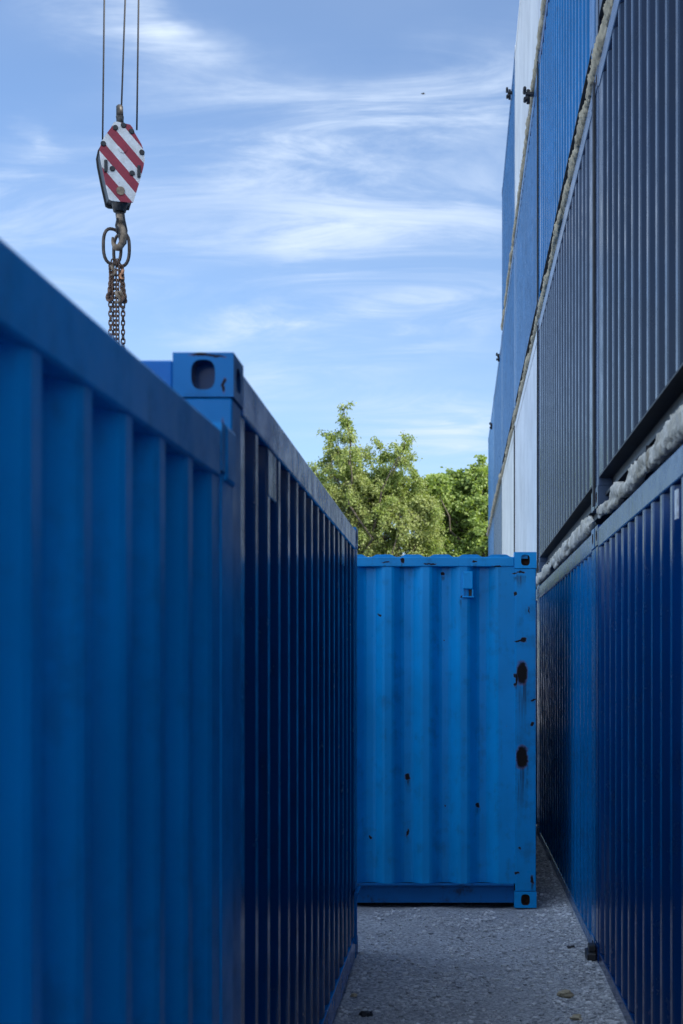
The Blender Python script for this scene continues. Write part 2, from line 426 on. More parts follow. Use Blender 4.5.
# --- the near left container (blurred) : far right top corner at (-.572, 3.65)
P_left = paint('clear blue paint', (.0002, .255, .60), .34, .25, .12, .2)
a = -math.atan(.024); L1, W1, H1 = 6.058, 2.438, 2.352
rot = Matrix.Rotation(a, 3, 'Z')
cen = Vector((-.572, 3.65, 0)) + rot @ Vector((-W1 / 2, -L1 / 2, 0))
c1 = container('shipping_container', (cen.x, cen.y, 0), a, L1, W1, H1, P_left, pitch=.266, depth=.050)
tag(c1, 'blurred mid blue container closest on the left, lowest of the boxes along the alley', 'container')
m = MB(); m.box(W1/2 - .03, W1/2 + .004, L1/2 - .13, L1/2 + .002, H1 - .14, H1 + .004, .012); m.build('corner_cap', P_left, c1)

# --- the second left container
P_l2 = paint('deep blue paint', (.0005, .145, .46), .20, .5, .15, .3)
P_l2rail = paint('sky sheen blue paint', (.02, .075, .18), .22, .5, .3, .4)  # greyed to imitate sky sheen on a rail; used on the vent covers
P_l2shade = paint('night blue paint', (.0002, .044, .165), .19, .45, .10, .3)  # same blue, darkened to put shade on the side wall and corner holes
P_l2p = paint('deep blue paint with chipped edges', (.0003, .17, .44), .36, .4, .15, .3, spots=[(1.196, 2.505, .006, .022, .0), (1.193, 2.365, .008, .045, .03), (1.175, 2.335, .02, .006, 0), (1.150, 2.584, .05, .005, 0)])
a = math.atan(.0027); L2, W2, H2 = 4.90, 2.438, 2.591
rot = Matrix.Rotation(a, 3, 'Z')
cen = Vector((-.597, 3.785, 0)) + rot @ Vector((-W2 / 2, L2 / 2, 0))
c2 = container('shipping_container', (cen.x, cen.y, 0), a, L2, W2, H2, dict(a=P_l2, wall=P_l2shade, rail=P_l2, post=P_l2p, hole=P_l2shade), pitch=.278, depth=.036, header_top=.020)
tag(c2, 'navy sided container (shade in the paint) with a rusty round corner hole, second along the left', 'container')
for yy in (4.64, 7.60):
    m = MB(); ly = yy - cen.y
    m.box(W2/2 - .045, W2/2 - .006, ly - .10, ly + .10, 2.30, 2.452, .004)
    m.build('vent_cover', P_l2rail, c2)
m = MB()     # bent plate at the foot of the far post
m.box(W2/2 - .004, W2/2 + .020, L2/2 - .30, L2/2 - .06, .40, .425, .004); m.box(W2/2 - .004, W2/2 + .014, L2/2 - .30, L2/2 - .285, .12, .40, .004)
m.build('foot_plate', P_l2, c2)

# --- the container closing the alley
XE = .572; YE = 10.36; W3 = 2.438
ex = XE - W3 / 2
def pxs(x, y): return ((x - VX) / 137.4 - ex, CAM_Z - (y - VY) / 137.4)   # a mark on the end face, in the container's own metres
spots = []
for (x, y, rx, rz, st) in ((522, 673, .040, .085, .36), (522, 757, .042, .085, .42), (516, 680, .010, .05, 0), (519, 641, .04, .006, 0), (534, 700, .02, .006, 0),
                           (532, 724, .012, .018, 0), (407, 777, .020, .020, .05), (478, 806, .018, .018, .05), (370, 838, .008, .016, 0), (379, 615, .008, .012, 0),
                           (444, 640, .006, .006, 0), (515, 593, .010, .018, 0), (508, 552, .04, .006, 0), (402, 560, .016, .02, .04), (445, 807, .008, .01, 0),
                           (443, 573, .012, .012, .03), (407, 833, .007, .03, .03), (520, 848, .008, .010, 0), (386, 562, .03, .006, .02), (430, 564, .05, .005, 0), (475, 562, .02, .008, .03), (497, 566, .03, .005, 0), (515, 573, .02, .006, .05), (529, 610, .006, .02, 0), (461, 596, .012, .01, .08), (517, 873, .02, .008, 0), (524, 640, .02, .02, .0), (521, 572, .03, .006, .12), (532, 880, .012, .03, .05)):
    X, Z = pxs(x, y); spots.append((X, Z, rx, rz, st))
P_end = paint('bright blue paint', (.0002, .295, .70), .34, .25, .15, .25)
P_endw = paint('bright blue paint with rust marks', (.0002, .295, .70), .32, .3, .12, .30, spots=spots, dent=.45)
c3 = container('shipping_container', (ex, YE + 6.058 / 2, 0), 0, 6.058, W3, 2.591, dict(a=P_end, wall=P_end, end=P_endw, post=P_endw, rail=P_endw, sill=paint('grimy blue paint', (.0003, .12, .36), .5, .6, .2, .9)),  # sill colour deepened for recess shade, besides its grime
               epitch=.276, edepth=.062, roof_long=True, post_w=.16)
tag(c3, 'bright blue container closing the alley, rust patches down its right post', 'container')
# vent hood on the end wall
X, Z = pxs(468, 583); yf = -6.058 / 2 + .012
m = MB(); m.box(X - .038, X + .038, yf - .018, yf + .03, Z - .045, Z + .085, .008); m.box(X - .038, X - .028, yf - .016, yf + .03, Z - .095, Z - .046); m.box(X + .028, X + .038, yf - .016, yf + .03, Z - .095, Z - .046)
m.box(X - .044, X + .044, yf - .02, yf + .03, Z - .106, Z - .096, .003)
v = m.build('vent_hood', P_end, c3)
m = MB(); m.box(X - .027, X + .027, yf + .005, yf + .028, Z - .095, Z - .046); m.build('vent_slot', M_dark, c3)

# --- the stacked wall
WX = .82; WW = 2.438; PITCH = 6.05; LEVEL = 2.70; Y0 = 8.55
P = {}
def pk(name, col, **k):
    k.setdefault('dent', .4); P[name] = paint(name, col, **k); return P[name]
pk('navy blue paint', (.0002, .037, .165), rough=.20, rust=.05, dirt=.2)
pk('mid blue paint', (.0005, .13, .36), rough=.22, rust=.05)
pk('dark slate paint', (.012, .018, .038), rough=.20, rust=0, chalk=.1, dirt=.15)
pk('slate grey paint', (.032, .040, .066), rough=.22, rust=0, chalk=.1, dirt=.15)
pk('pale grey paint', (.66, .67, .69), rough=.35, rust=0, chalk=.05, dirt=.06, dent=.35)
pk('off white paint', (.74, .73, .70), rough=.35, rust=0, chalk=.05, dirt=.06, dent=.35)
pk('azure paint', (.001, .125, .33), rough=.22, rust=.1)
pk('dusty blue paint', (.045, .15, .32), rough=.3, rust=.05)
pk('steel blue paint', (.012, .115, .29), rough=.3, rust=.05)
pk('grey blue paint', (.08, .13, .21), rough=.3, rust=.05)
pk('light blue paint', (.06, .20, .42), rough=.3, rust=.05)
pk('sky sheen rail paint', (.012, .075, .22), rough=.22, rust=.3, chalk=.4, dirt=.4)  # rail colour greyed to imitate reflected sky
pk('dull post paint', (.08, .12, .20), rough=.22, rust=.2, chalk=.3, dirt=.3)
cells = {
 (0,0): ('navy blue paint', 'navy blue ribbed container at the foot of the wall, nearest on the right', 'sky sheen rail paint', None),
 (0,1): ('mid blue paint', 'mid blue container at the foot of the wall, beside the bright end container', 'sky sheen rail paint', 'mid blue paint'),
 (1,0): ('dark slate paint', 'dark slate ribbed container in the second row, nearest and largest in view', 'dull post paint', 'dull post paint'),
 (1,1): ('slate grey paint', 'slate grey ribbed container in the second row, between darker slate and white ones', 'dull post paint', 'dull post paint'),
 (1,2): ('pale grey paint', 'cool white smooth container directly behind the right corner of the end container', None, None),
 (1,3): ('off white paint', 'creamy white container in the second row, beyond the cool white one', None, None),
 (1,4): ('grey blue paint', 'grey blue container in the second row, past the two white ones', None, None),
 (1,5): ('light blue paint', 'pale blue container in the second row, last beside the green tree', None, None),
 (2,0): ('dark slate paint', 'dark container in the third row, mostly cut off above the near slate one', 'dull post paint', None),
 (2,1): ('azure paint', 'saturated blue ribbed container in the third row, above the slate grey one', 'sky sheen rail paint', None),
 (2,2): ('dusty blue paint', 'dusty blue container in the third row, above the cool white one', None, None),
 (2,3): ('steel blue paint', 'steel blue container in the third row, above the creamy white one', None, None),
 (2,4): ('steel blue paint', 'steel blue container in the third row where the stack steps down', None, None),
 (2,5): ('light blue paint', 'pale blue container in the third row, last at the far end', None, None),
 (3,1): ('pale grey paint', 'pale grey container in the top row, cut off above the saturated blue one', None, None),
 (3,2): ('off white paint', 'whitish grey container in the top row, its edge against the sky', None, None),
 (3,3): ('steel blue paint', 'blue container last in the top row, beyond the whitish one', None, None),
 (0,2): ('mid blue paint', 'blue container at the foot of the wall, below the cool white one', None, None),
 (0,3): ('navy blue paint', 'navy container at the foot of the wall, below the creamy white one', None, None),
 (0,4): ('mid blue paint', 'blue container at the foot of the wall, below the grey blue one', None, None),
 (0,5): ('navy blue paint', 'navy container at the foot of the wall, last at the far end', None, None),
 (0,-1): ('light blue paint', 'light blue container at the foot of the wall, added out of view to shape the light', None, None),  # unseen box, added to keep sun off the near left container
 (1,-1): ('off white paint', 'whitish container in the second row, added out of view to block sun and bounce light', None, None),  # unseen box, added as sun blocker; pale so it bounces light leftwards
}
LC = PITCH - .045
protos = {}
def wall_cell(lev, col):
    pn, label, rail, post = cells[(lev, col)]
    kind = 'foot' if lev == 0 else ('smooth' if ('grey paint' in pn and 'slate' not in pn) or 'white' in pn else 'stack')
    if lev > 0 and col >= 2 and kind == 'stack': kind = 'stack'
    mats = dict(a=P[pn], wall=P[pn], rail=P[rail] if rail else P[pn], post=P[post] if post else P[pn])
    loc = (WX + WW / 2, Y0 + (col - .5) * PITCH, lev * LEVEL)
    if kind not in protos:
        kw = dict(foot=dict(pitch=.278, depth=.034, margin=.06, bottom_h=.09), stack=dict(pitch=.278, depth=.034, margin=.14, recess=True, bottom_h=.175),
                  shallow=dict(pitch=.278, depth=.016, margin=.14, recess=True, bottom_h=.175),
                  smooth=dict(pitch=.139, depth=.004, margin=.10, recess=True, bottom_h=.175))[kind]
        r = container('shipping_container', loc, 0, LC, WW, 2.591, mats, **kw); protos[kind] = r
        for ch in r.children: recolour(ch, mats)
    else:
        r = copy_tree(protos[kind], mats); r.location = loc
    tag(r, label, 'container', 'containers stacked in the wall')
    return r
order = sorted(cells)
stack = {k: wall_cell(*k) for k in order}
yard = copy_tree(protos['foot'], dict(a=P['mid blue paint'], wall=P['mid blue paint'], rail=P['mid blue paint'], post=P['mid blue paint']))
yard.location = (-6.3, 11.4, 0); tag(yard, 'blue container standing alone in the yard, hidden left of the alley', 'container'); del yard['group']
# lifting lugs bolted to some top corners
def lug(cell, y, z, out):
    r = stack[cell]; m = MB(); x0 = -WW / 2
    ly = y - r.location.y; lz = z - r.location.z
    m.box(x0 - out, x0 + .02, ly - .035, ly + .035, lz - .015, lz + .02, .006)
    m.tube([(x0 - out + .03, ly, lz - .10), (x0 - out + .03, ly, lz + .05)], .020, 10); m.tube([(x0 - out - .01, ly - .07, lz + .045), (x0 - out - .01, ly + .05, lz + .035)], .018, 8)
    m.tube([(x0 - out - .005, ly - .05, lz - .06), (x0 - out - .005, ly + .04, lz - .06)], .018, 8)
    m.build('lifting_lug', M_dark, r)
lug((2, 2), 15.4, 7.95, .09); lug((3, 3), 21.8, 10.55, .06); lug((2, 4), 28.3, 7.93, .04); lug((2, 5), 34.4, 7.6, .04)
def joint(lev, y, label, hw_=.03):
    m = MB(); m.box(-.012, .003, -hw_, hw_, .02, 2.55, .003); o = m.build('joint_strip', M_dark); o.location = (WX, y, lev * LEVEL)
    tag(o, label, 'strip', 'dark strips over the container joints')
joint(1, Y0 - .01, 'dark upright strip between the two slate grey ribbed containers')
joint(1, Y0 + PITCH - .02, 'dark upright strip between the slate grey container and the cool white one')
joint(1, Y0 + 2 * PITCH - .02, 'thin dark upright line between the two white containers')
joint(2, Y0 + PITCH - .02, 'dark upright strip beyond the saturated blue container in the third row')
# flat paper stickers / pale scratches on the navy one
m = MB(); r = stack[(0, 0)]
M_tape = plain('pale tape', (.75, .80, .85), .5)
m.box(-WW/2 - .001, -WW/2 + .006, 5.32 - r.location.y, 5.38 - r.location.y, 2.31, 2.42, 0); m.build('sticker', M_tape, r)

# ------------------------------------------------------------------ foam beads
def foam_mat(name, ca, cb):
    t = NT(name); v = t.tc.outputs['Object']
    n1 = t.noise(v, 7, 7, .65); n2 = t.noise(v, 45, 5, .6); st = t.noise(t.mapping(v, (1, 9, 1.6)), 4.0, 4, .55)
    c = t.mix(t.ramp(n1, .3, .7), c4(ca), c4(cb)); c = t.mix(t.math('MULTIPLY', t.ramp(n2, .55, .75), .5), c, c4(cb, .45)); c = t.mix(t.math('MULTIPLY', t.ramp(t.noise(v, 3.2, 6, .65), .54, .66), .75), c, (.20, .165, .10, 1))
    t.put(t.b.inputs['Base Color'], c); t.put(t.b.inputs['Roughness'], .9)
    t.put(t.b.inputs['Normal'], t.bump(n2, .5, .02, t.bump(st, .6, .05))); return t.mat
M_foam = foam_mat('white spray foam', (.74, .72, .66), (.46, .43, .35)); M_foam_tan = foam_mat('aged tan foam', (.56, .49, .35), (.30, .26, .18))
def foam(y0, y1, zc, rx, rz, xoff, mat, label, seed, step=.011, n=22):
    m = MB(); vs = []; ys = []; y = y0
    while y < y1: ys.append(y); y += step
    for k, y in enumerate(ys):
        e = min(1, (y - y0) / .12, (ys[-1] - y) / .12); e = math.sqrt(max(e, .02))
        big = noise.noise(Vector((y * 1.7, seed, 0))) * .28 + noise.noise(Vector((y * 4.1, seed, 3))) * .18
        fold = max(0, .55 - abs(noise.noise(Vector((y * 17, seed, 9)))) * 2.6) * .25 + max(0, noise.noise(Vector((y * 3.1, seed, 30))) - .25) * .9
        for j in range(n):
            an = 2 * math.pi * j / n; ca, sa = math.cos(an), math.sin(an)
            d = 1 + big - fold * (.7 + .3 * sa) + .15 * noise.noise(Vector((y * 11, ca * 1.4 + seed, sa * 1.4))) + .26 * noise.noise(Vector((y * 24, ca * 3.2, sa * 3.2 + seed))) + .20 * noise.noise(Vector((y * 55, ca * 6, sa * 6 + seed)))
            d *= 1 - min(.75, max(0, noise.noise(Vector((y * 1.9, seed, 50 + sa * .8))) - .22) * 2.4)
            d *= e
            sag = -.35 * rz * max(0, -ca) * noise.noise(Vector((y * 3.3, seed, 5)))
            vs.append((WX + xoff + rx * math.copysign(abs(ca) ** .7, ca) * (d - .5 * fold), y, zc + rz * math.copysign(abs(sa) ** .8, sa) * (1 + big * .9 + (d - 1 - big) * .8) * e + sag))
    fs = [(i * n + j, i * n + (j + 1) % n, (i + 1) * n + (j + 1) % n, (i + 1) * n + j) for i in range(len(ys) - 1) for j in range(n)]
    fs += [tuple(range(n)), tuple(range((len(ys) - 1) * n + n - 1, (len(ys) - 1) * n - 1, -1))]
    m.add(vs, fs, 0, True)
    return tag(m.build('foam_bead', mat), label, 'foam', 'spray foam beads sealing the stacked wall')
foam(2.6, 8.40, 2.646, .032, .056, .008, M_foam, 'thick white foam bead above the navy container, nearest on the right', 1.3)
foam(8.68, 14.50, 2.646, .032, .056, .008, M_foam, 'white foam bead between the mid blue and the slate grey containers', 4.1)
foam(14.68, 38.0, 2.655, .06, .06, .035, M_foam, 'white foam bead behind the end container, below the white boxes', 8.1, .05, 10)
foam(2.6, 26.60, 5.345, .042, .058, .022, M_foam_tan, 'tan foam bead rising diagonally between the second and third rows', 11.7)
foam(26.75, 38.60, 5.345, .060, .065, .010, M_foam_tan, 'tan foam bead at the far end of the wall, next to the tree', 15.2, .04, 10)
foam(2.6, 26.60, 8.045, .045, .058, .018, M_foam_tan, 'tan foam bead under the whitish top row, nearest the sky', 19.9, .03, 12)

# ------------------------------------------------------------------ crane hook block, ropes and chains
S_H = 100.0; YH = F / S_H
def hp(x, y, dy=0.0):        # a point on the hook's plane (depth YH + dy)
    d = YH + dy; return Vector(((x - VX) * d / F, d, CAM_Z + (VY - y) * d / F))
M_steel = plain('dark greasy steel', (.055, .052, .05), .5, .5, .4, 30)
M_black = plain('black painted steel', (.02, .02, .022), .45, 0, .3, 25)
M_hook = plain('worn bronze brown steel', (.24, .175, .115), .6, .2, .45, 14)
M_chain = plain('rusty chain steel', (.15, .085, .055), .65, .1, .6, 22)
M_brass = plain('orange rust clevis', (.60, .27, .13), .6, .1, .4, 22)
M_rope = plain('wire rope', (.035, .036, .04), .6, .2, .1, 10, 0)
def stripe_mat():
    t = NT('red and white warning stripes'); v = t.tc.outputs['Object']
    s = t.n('ShaderNodeSeparateXYZ'); t.put(s.inputs[0], v)
    p = t.math('ADD', t.math('MULTIPLY', s.outputs[0], 1.06), s.outputs[2])
    fr = t.math('FRACT', t.math('ADD', t.math('DIVIDE', p, .262), 10.05))
    msk = t.math('GREATER_THAN', fr, .5)
    n1 = t.noise(v, 14, 8, .7)
    wht = t.mix(t.ramp(n1, .35, .7), (.80, .79, .76, 1), (.62, .60, .55, 1)); red = t.mix(t.ramp(n1, .3, .7), (.36, .025, .045, 1), (.27, .022, .04, 1))
    c = t.mix(msk, wht, red); c = t.mix(t.ramp(t.noise(v, 24, 6, .7), .66, .74), c, (.09, .075, .06, 1))
    t.put(t.b.inputs['Base Color'], c); t.put(t.b.inputs['Roughness'], .5); return t.mat
M_stripe = stripe_mat()
bc = hp(119.6, 166.5); YAW = R(22)
blk = empty('crane_hook_block', bc, YAW)
tag(blk, 'crane hook block with red and white diagonal stripes hanging in the sky', 'hook block')
def lp(x, y): return ((x / 7.31 + 80 - 120.2) / S_H * .97 / math.cos(YAW - R(13)), (164.5 - (y / 7.31 + 90)) / S_H)
outl = [lp(*p) for p in ((238, 262), (258, 256), (355, 264), (372, 282), (388, 318), (438, 395), (460, 455), (462, 510), (452, 565), (428, 660), (378, 826), (352, 830), (225, 832), (203, 822), (172, 690), (141, 540), (134, 480), (148, 415), (178, 362), (214, 310))]
def shrink(k, dz=0): return [(x * k, z * k + dz) for x, z in outl]
m = MB(); m.prism(outl, -.135, -.118); m.build('front_plate', M_stripe, blk)
m = MB(); m.prism(outl, .118, .135); m.build('back_plate', M_black, blk)
m = MB(); m.prism(shrink(.93), -.1175, .1175); m.build('sheave_housing', M_black, blk)
ring = lambda cx, cz, r, y, n=24: [(cx + r * math.cos(2 * math.pi * i / n), y, cz + r * math.sin(2 * math.pi * i / n)) for i in range(n)]
for (x, y) in ((248, 303), (306, 278), (365, 313), (160, 430), (441, 456), (226, 603), (369, 617)):
    cx, cz = lp(x, y); m = MB(); m.tube([(cx, -.150, cz), (cx, -.1355, cz)], .020, 12); m.tube(ring(cx, cz, .022, -.141, 14), .006, 6, True)
    b = m.build('bolt', M_black, blk)
for (x, y, r) in ((300, 447, .042), (285, 755, .042)):
    cx, cz = lp(x, y); m = MB(); m.tube([(cx, -.146, cz), (cx, -.1355, cz)], r, 20); m.build('axle_pin', M_stripe if r and y < 500 else M_hook, blk)
for (x, y, an) in ((178, 590, .25), (418, 600, -.25)):
    cx, cz = lp(x, y); m = MB(); m.box(cx - .016, cx + .016, -.158, -.1355, cz - .06, cz + .06, .006); m.build('latch_bar', M_black, blk)
# rope socket on top
m = MB(); top = (165.0 - 126) / S_H
m.tube([(.004, 0, .40), (.004, 0, .46), (.002, 0, .50)], [.045, .036, .040], 12); m.tube([(.002, 0, .50), (.0, 0, .60), (.0, 0, .615)], [.036, .034, .020], 12)
m.build('rope_socket', M_steel, blk)
# shank and hook
hb = -(208 - 164.5) / S_H
m = MB(); m.tube([(0, 0, hb + .13), (0, 0, hb + .06), (0, 0, hb - .02)], [.085, .08, .062], 14); m.build('swivel', M_steel, blk)
hz = hb - .27; pts = [(.01, 0, hb - .06), (.02, 0, hz + .14)]; rad = [.030, .036]
for i in range(15):
    an = R(75 - i * 258 / 14)
    pts.append((.085 * math.cos(an) - .012, 0, hz + .115 * math.sin(an))); rad.append(.024 + .010 * math.sin(math.pi * i / 14) - (.013 * max(0, i - 10) / 4))
ho = MB(); ho.tube(pts, rad, 12); h = ho.build('hook', M_hook, blk); h.rotation_euler = (0, 0, R(-60)); h.location = (-.012, -.03, 0)
m = MB(); m.tube([(.0, 0, hb), (.012, 0, hb - .10), (.03, 0, hb - .20), (.035, 0, hb - .33), (.03, 0, hb - .355)], [.046, .046, .050, .034, .015], 12); m.build('shank', M_steel, blk)
m = MB(); m.tube([(-.03, -.07, hz + .16), (-.05, -.10, hz + .08), (-.035, -.11, hz + .0)], .011, 8); m.build('safety_latch', M_steel, blk)
# wire ropes
ropes = (('left', (104.3, 0), (102.6, 140)), ('middle', (125.2, 0), (121.3, 112)), ('right', (138.6, 0), (136.8, 130)))
for nm, pa, pb in ropes:
    A = hp(*pb); B = hp(*pa); D = (B - A); m = MB()
    top_ = A + D * 9
    m.tube([A, A + D, top_], .0088, 8)
    tag(m.build('wire_rope', M_rope), '%s of the three thin steel ropes running up from the striped hook block' % {'left': 'leftmost', 'middle': 'middle one', 'right': 'rightmost'}[nm], 'rope', 'crane ropes above the hook block')
# chain sling
cs = empty('chain_sling', hp(117, 262)); tag(cs, 'rusty chain sling on two long rings, hanging from the crane hook', 'chain sling')
inv = -Vector(cs.location)
def ovalloop(cx, cy, hw, hh, yaw, dy=0, n=28, tilt=0):
    o = hp(cx, cy, dy); out = []
    for i in range(n):
        an = 2 * math.pi * i / n; ca, sa = math.cos(an), math.sin(an)
        e = (abs(ca) ** 2.6 + abs(sa) ** 2.6) ** (-1 / 2.6)
        x = hw * ca * e; z = hh * sa * e
        out.append(o + Vector((x * math.cos(yaw) + z * tilt, x * math.sin(yaw), z)) + inv)
    return out
M_link = plain('dark forged link', (.10, .075, .06), .5, .3, .4, 20)
m = MB(); m.tube(ovalloop(112.2, 246.5, .092, .175, R(35), -.02), .0165, 10, True); m.build('master_link', M_link, cs)
m = MB(); m.tube(ovalloop(121.5, 250.0, .105, .165, R(-30), .04), .0165, 10, True); m.build('master_link', M_link, cs)
def chain_leg(p0, xm, x1, y1, dy, parent, mat, seed=0):
    m = MB(); way = [hp(*p0, dy), hp((p0[0] + xm) / 2 + (xm - p0[0]) * .25, 278, dy), hp(xm, 300, dy), hp(x1, y1, dy)]; pitch = .046
    pts = []
    for A, B in zip(way, way[1:]):
        k = max(1, int(round((B - A).length / pitch))); pts += [A.lerp(B, i / k) for i in range(k)]
    for i, p in enumerate(pts):
        d = (pts[min(i + 1, len(pts) - 1)] - pts[max(i - 1, 0)]).normalized()
        yaw = R(20 + 90 * (i % 2)) + .35 * noise.noise(Vector((i * .9, seed, 2))) + .25 * seed
        s_ = Vector((math.cos(yaw), math.sin(yaw), 0)); s_ = (s_ - d * s_.dot(d)).normalized()
        lp_ = []
        for k in range(10):
            an = 2 * math.pi * k / 10; ca, sa = math.cos(an), math.sin(an); q = (abs(ca) ** 2.6 + abs(sa) ** 2.6) ** (-1 / 2.6)
            lp_.append(p + s_ * (.019 * ca * q) + d * (.031 * sa * q) + inv)
        m.tube(lp_, .0072, 6, True)
    m.build('chain_leg', mat, parent)
chain_leg((113.0, 262), 110.6, 110.8, 470, 0, cs, M_chain, 1)
chain_leg((115.0, 262), 114.6, 115.0, 460, .03, cs, M_chain, 2)
chain_leg((117.5, 262), 117.6, 117.8, 465, -.03, cs, M_chain, 3)
chain_leg((119.8, 265), 123.0, 123.3, 470, .02, cs, M_chain, 4)
# loops of shortened chain and hooks in the bunch
def loop_chain(xa, ya, xb, yb, drop, dy, seed):
    m = MB(); pts = []
    for i in range(15):
        f = i / 14; pts.append(hp(xa + (xb - xa) * f + 2.0 * noise.noise(Vector((i * .5, seed, 1))), ya + (yb - ya) * f + drop * 4 * f * (1 - f), dy))
    for i, p in enumerate(pts):
        d = (pts[min(i + 1, 14)] - pts[max(i - 1, 0)]).normalized(); s_ = d.cross(Vector((0, 1, 0))).normalized()
        if i % 2: s_ = (s_ + Vector((0, 1, 0))).normalized()
        lp_ = []
        for k in range(10):
            an = 2 * math.pi * k / 10; ca, sa = math.cos(an), math.sin(an)
            lp_.append(p + s_ * (.020 * ca) + d * (.033 * sa) + inv)
        m.tube(lp_, .0078, 6, True)
    m.build('chain_loop', M_chain, cs)
loop_chain(111.5, 266, 109.5, 298, 4, -.03, 3.3); loop_chain(121, 268, 124.5, 300, 4, -.02, 6.1)
def claw(x, y, sc, yaw, mat, dy=-.05):
    m = MB(); o = hp(x, y, dy) + inv; pts = []; rad = []
    pts.append((0, 0, .06)); rad.append(.018)
    for i in range(9):
        an = R(80 - i * 25); pts.append((.032 * math.cos(an), 0, .032 * math.sin(an) - .01)); rad.append(.017 - .001 * i)
    q = [o + Vector((px * sc * math.cos(yaw), px * sc * math.sin(yaw), pz * sc)) for px, _, pz in pts]
    m.tube(q, [r * sc for r in rad], 9); m.build('shortening_hook', mat, cs)
claw(112, 271, 1.0, R(20), M_hook); claw(123.0, 275, .9, R(160), M_brass); claw(109.8, 296, 1.15, R(150), M_chain); claw(116.5, 298, 1.1, R(10), M_hook, -.08); claw(120.5, 297, 1.05, R(40), M_hook, -.06); claw(123.2, 303, 1.1, R(200), M_chain)

# ------------------------------------------------------------------ trees
def leaf_mat(name, ca, cb, cc):
    t = NT(name)
    g = t.n('ShaderNodeNewGeometry'); rnd = g.outputs['Random Per Island']
    nz = t.noise(t.tc.outputs['Object'], .9, 3, .5)
    c = t.mix(rnd, c4(ca), c4(cb)); c = t.mix(t.math('MULTIPLY', t.ramp(nz, .42, .62), .7), c, c4(cc))
    t.put(t.b.inputs['Base Color'], c); t.put(t.b.inputs['Roughness'], .5)
    tr = t.n('ShaderNodeBsdfTranslucent'); t.put(tr.inputs['Color'], t.mix(1.0, c, (1.5, 1.5, .55, 1), 'MULTIPLY'))
    ms = t.n('ShaderNodeMixShader'); t.put(ms.inputs[0], .42); t.t.links.new(t.b.outputs[0], ms.inputs[1]); t.t.links.new(tr.outputs[0], ms.inputs[2])
    t.t.links.new(ms.outputs[0], t.t.nodes['Material Output'].inputs[0]); return t.mat
M_bark = plain('bark', (.075, .062, .048), .9, 0, .4, 20, .5, bd=.02)
ML_A = leaf_mat('pale yellow green leaves', (.25, .31, .085), (.18, .245, .065), (.30, .335, .14))
ML_B = leaf_mat('fresh green leaves', (.21, .30, .085), (.27, .345, .11), (.17, .245, .07))
YT = 45.0
def tw(x, y, dy=0): d = YT + dy; return Vector(((x - VX) * d / F, d, CAM_Z + (VY - y) * d / F))
def leaf(m, p, d, l, wd, rng):
    d = d.normalized(); s_ = d.cross(Vector((rng.uniform(-1, 1), rng.uniform(-1, 1), rng.uniform(-1, 1))))
    if s_.length < 1e-3: return
    s_.normalize(); n_ = d.cross(s_)
    m.add([p, p + d * l * .5 + s_ * wd * .5 + n_ * l * .08, p + d * l, p + d * l * .5 - s_ * wd * .5 + n_ * l * .08], [(0, 1, 2, 3)])
def limb_path(a, b, rng, sag=0.0, n=6, wob=.12):
    out = []
    for i in range(n + 1):
        f = i / n; p = a.lerp(b, f); k = (b - a).length * wob * math.sin(math.pi * f)
        out.append(p + Vector((rng.uniform(-k, k), rng.uniform(-k, k), rng.uniform(-k, k) * .5 - sag * f * f)))
    return out
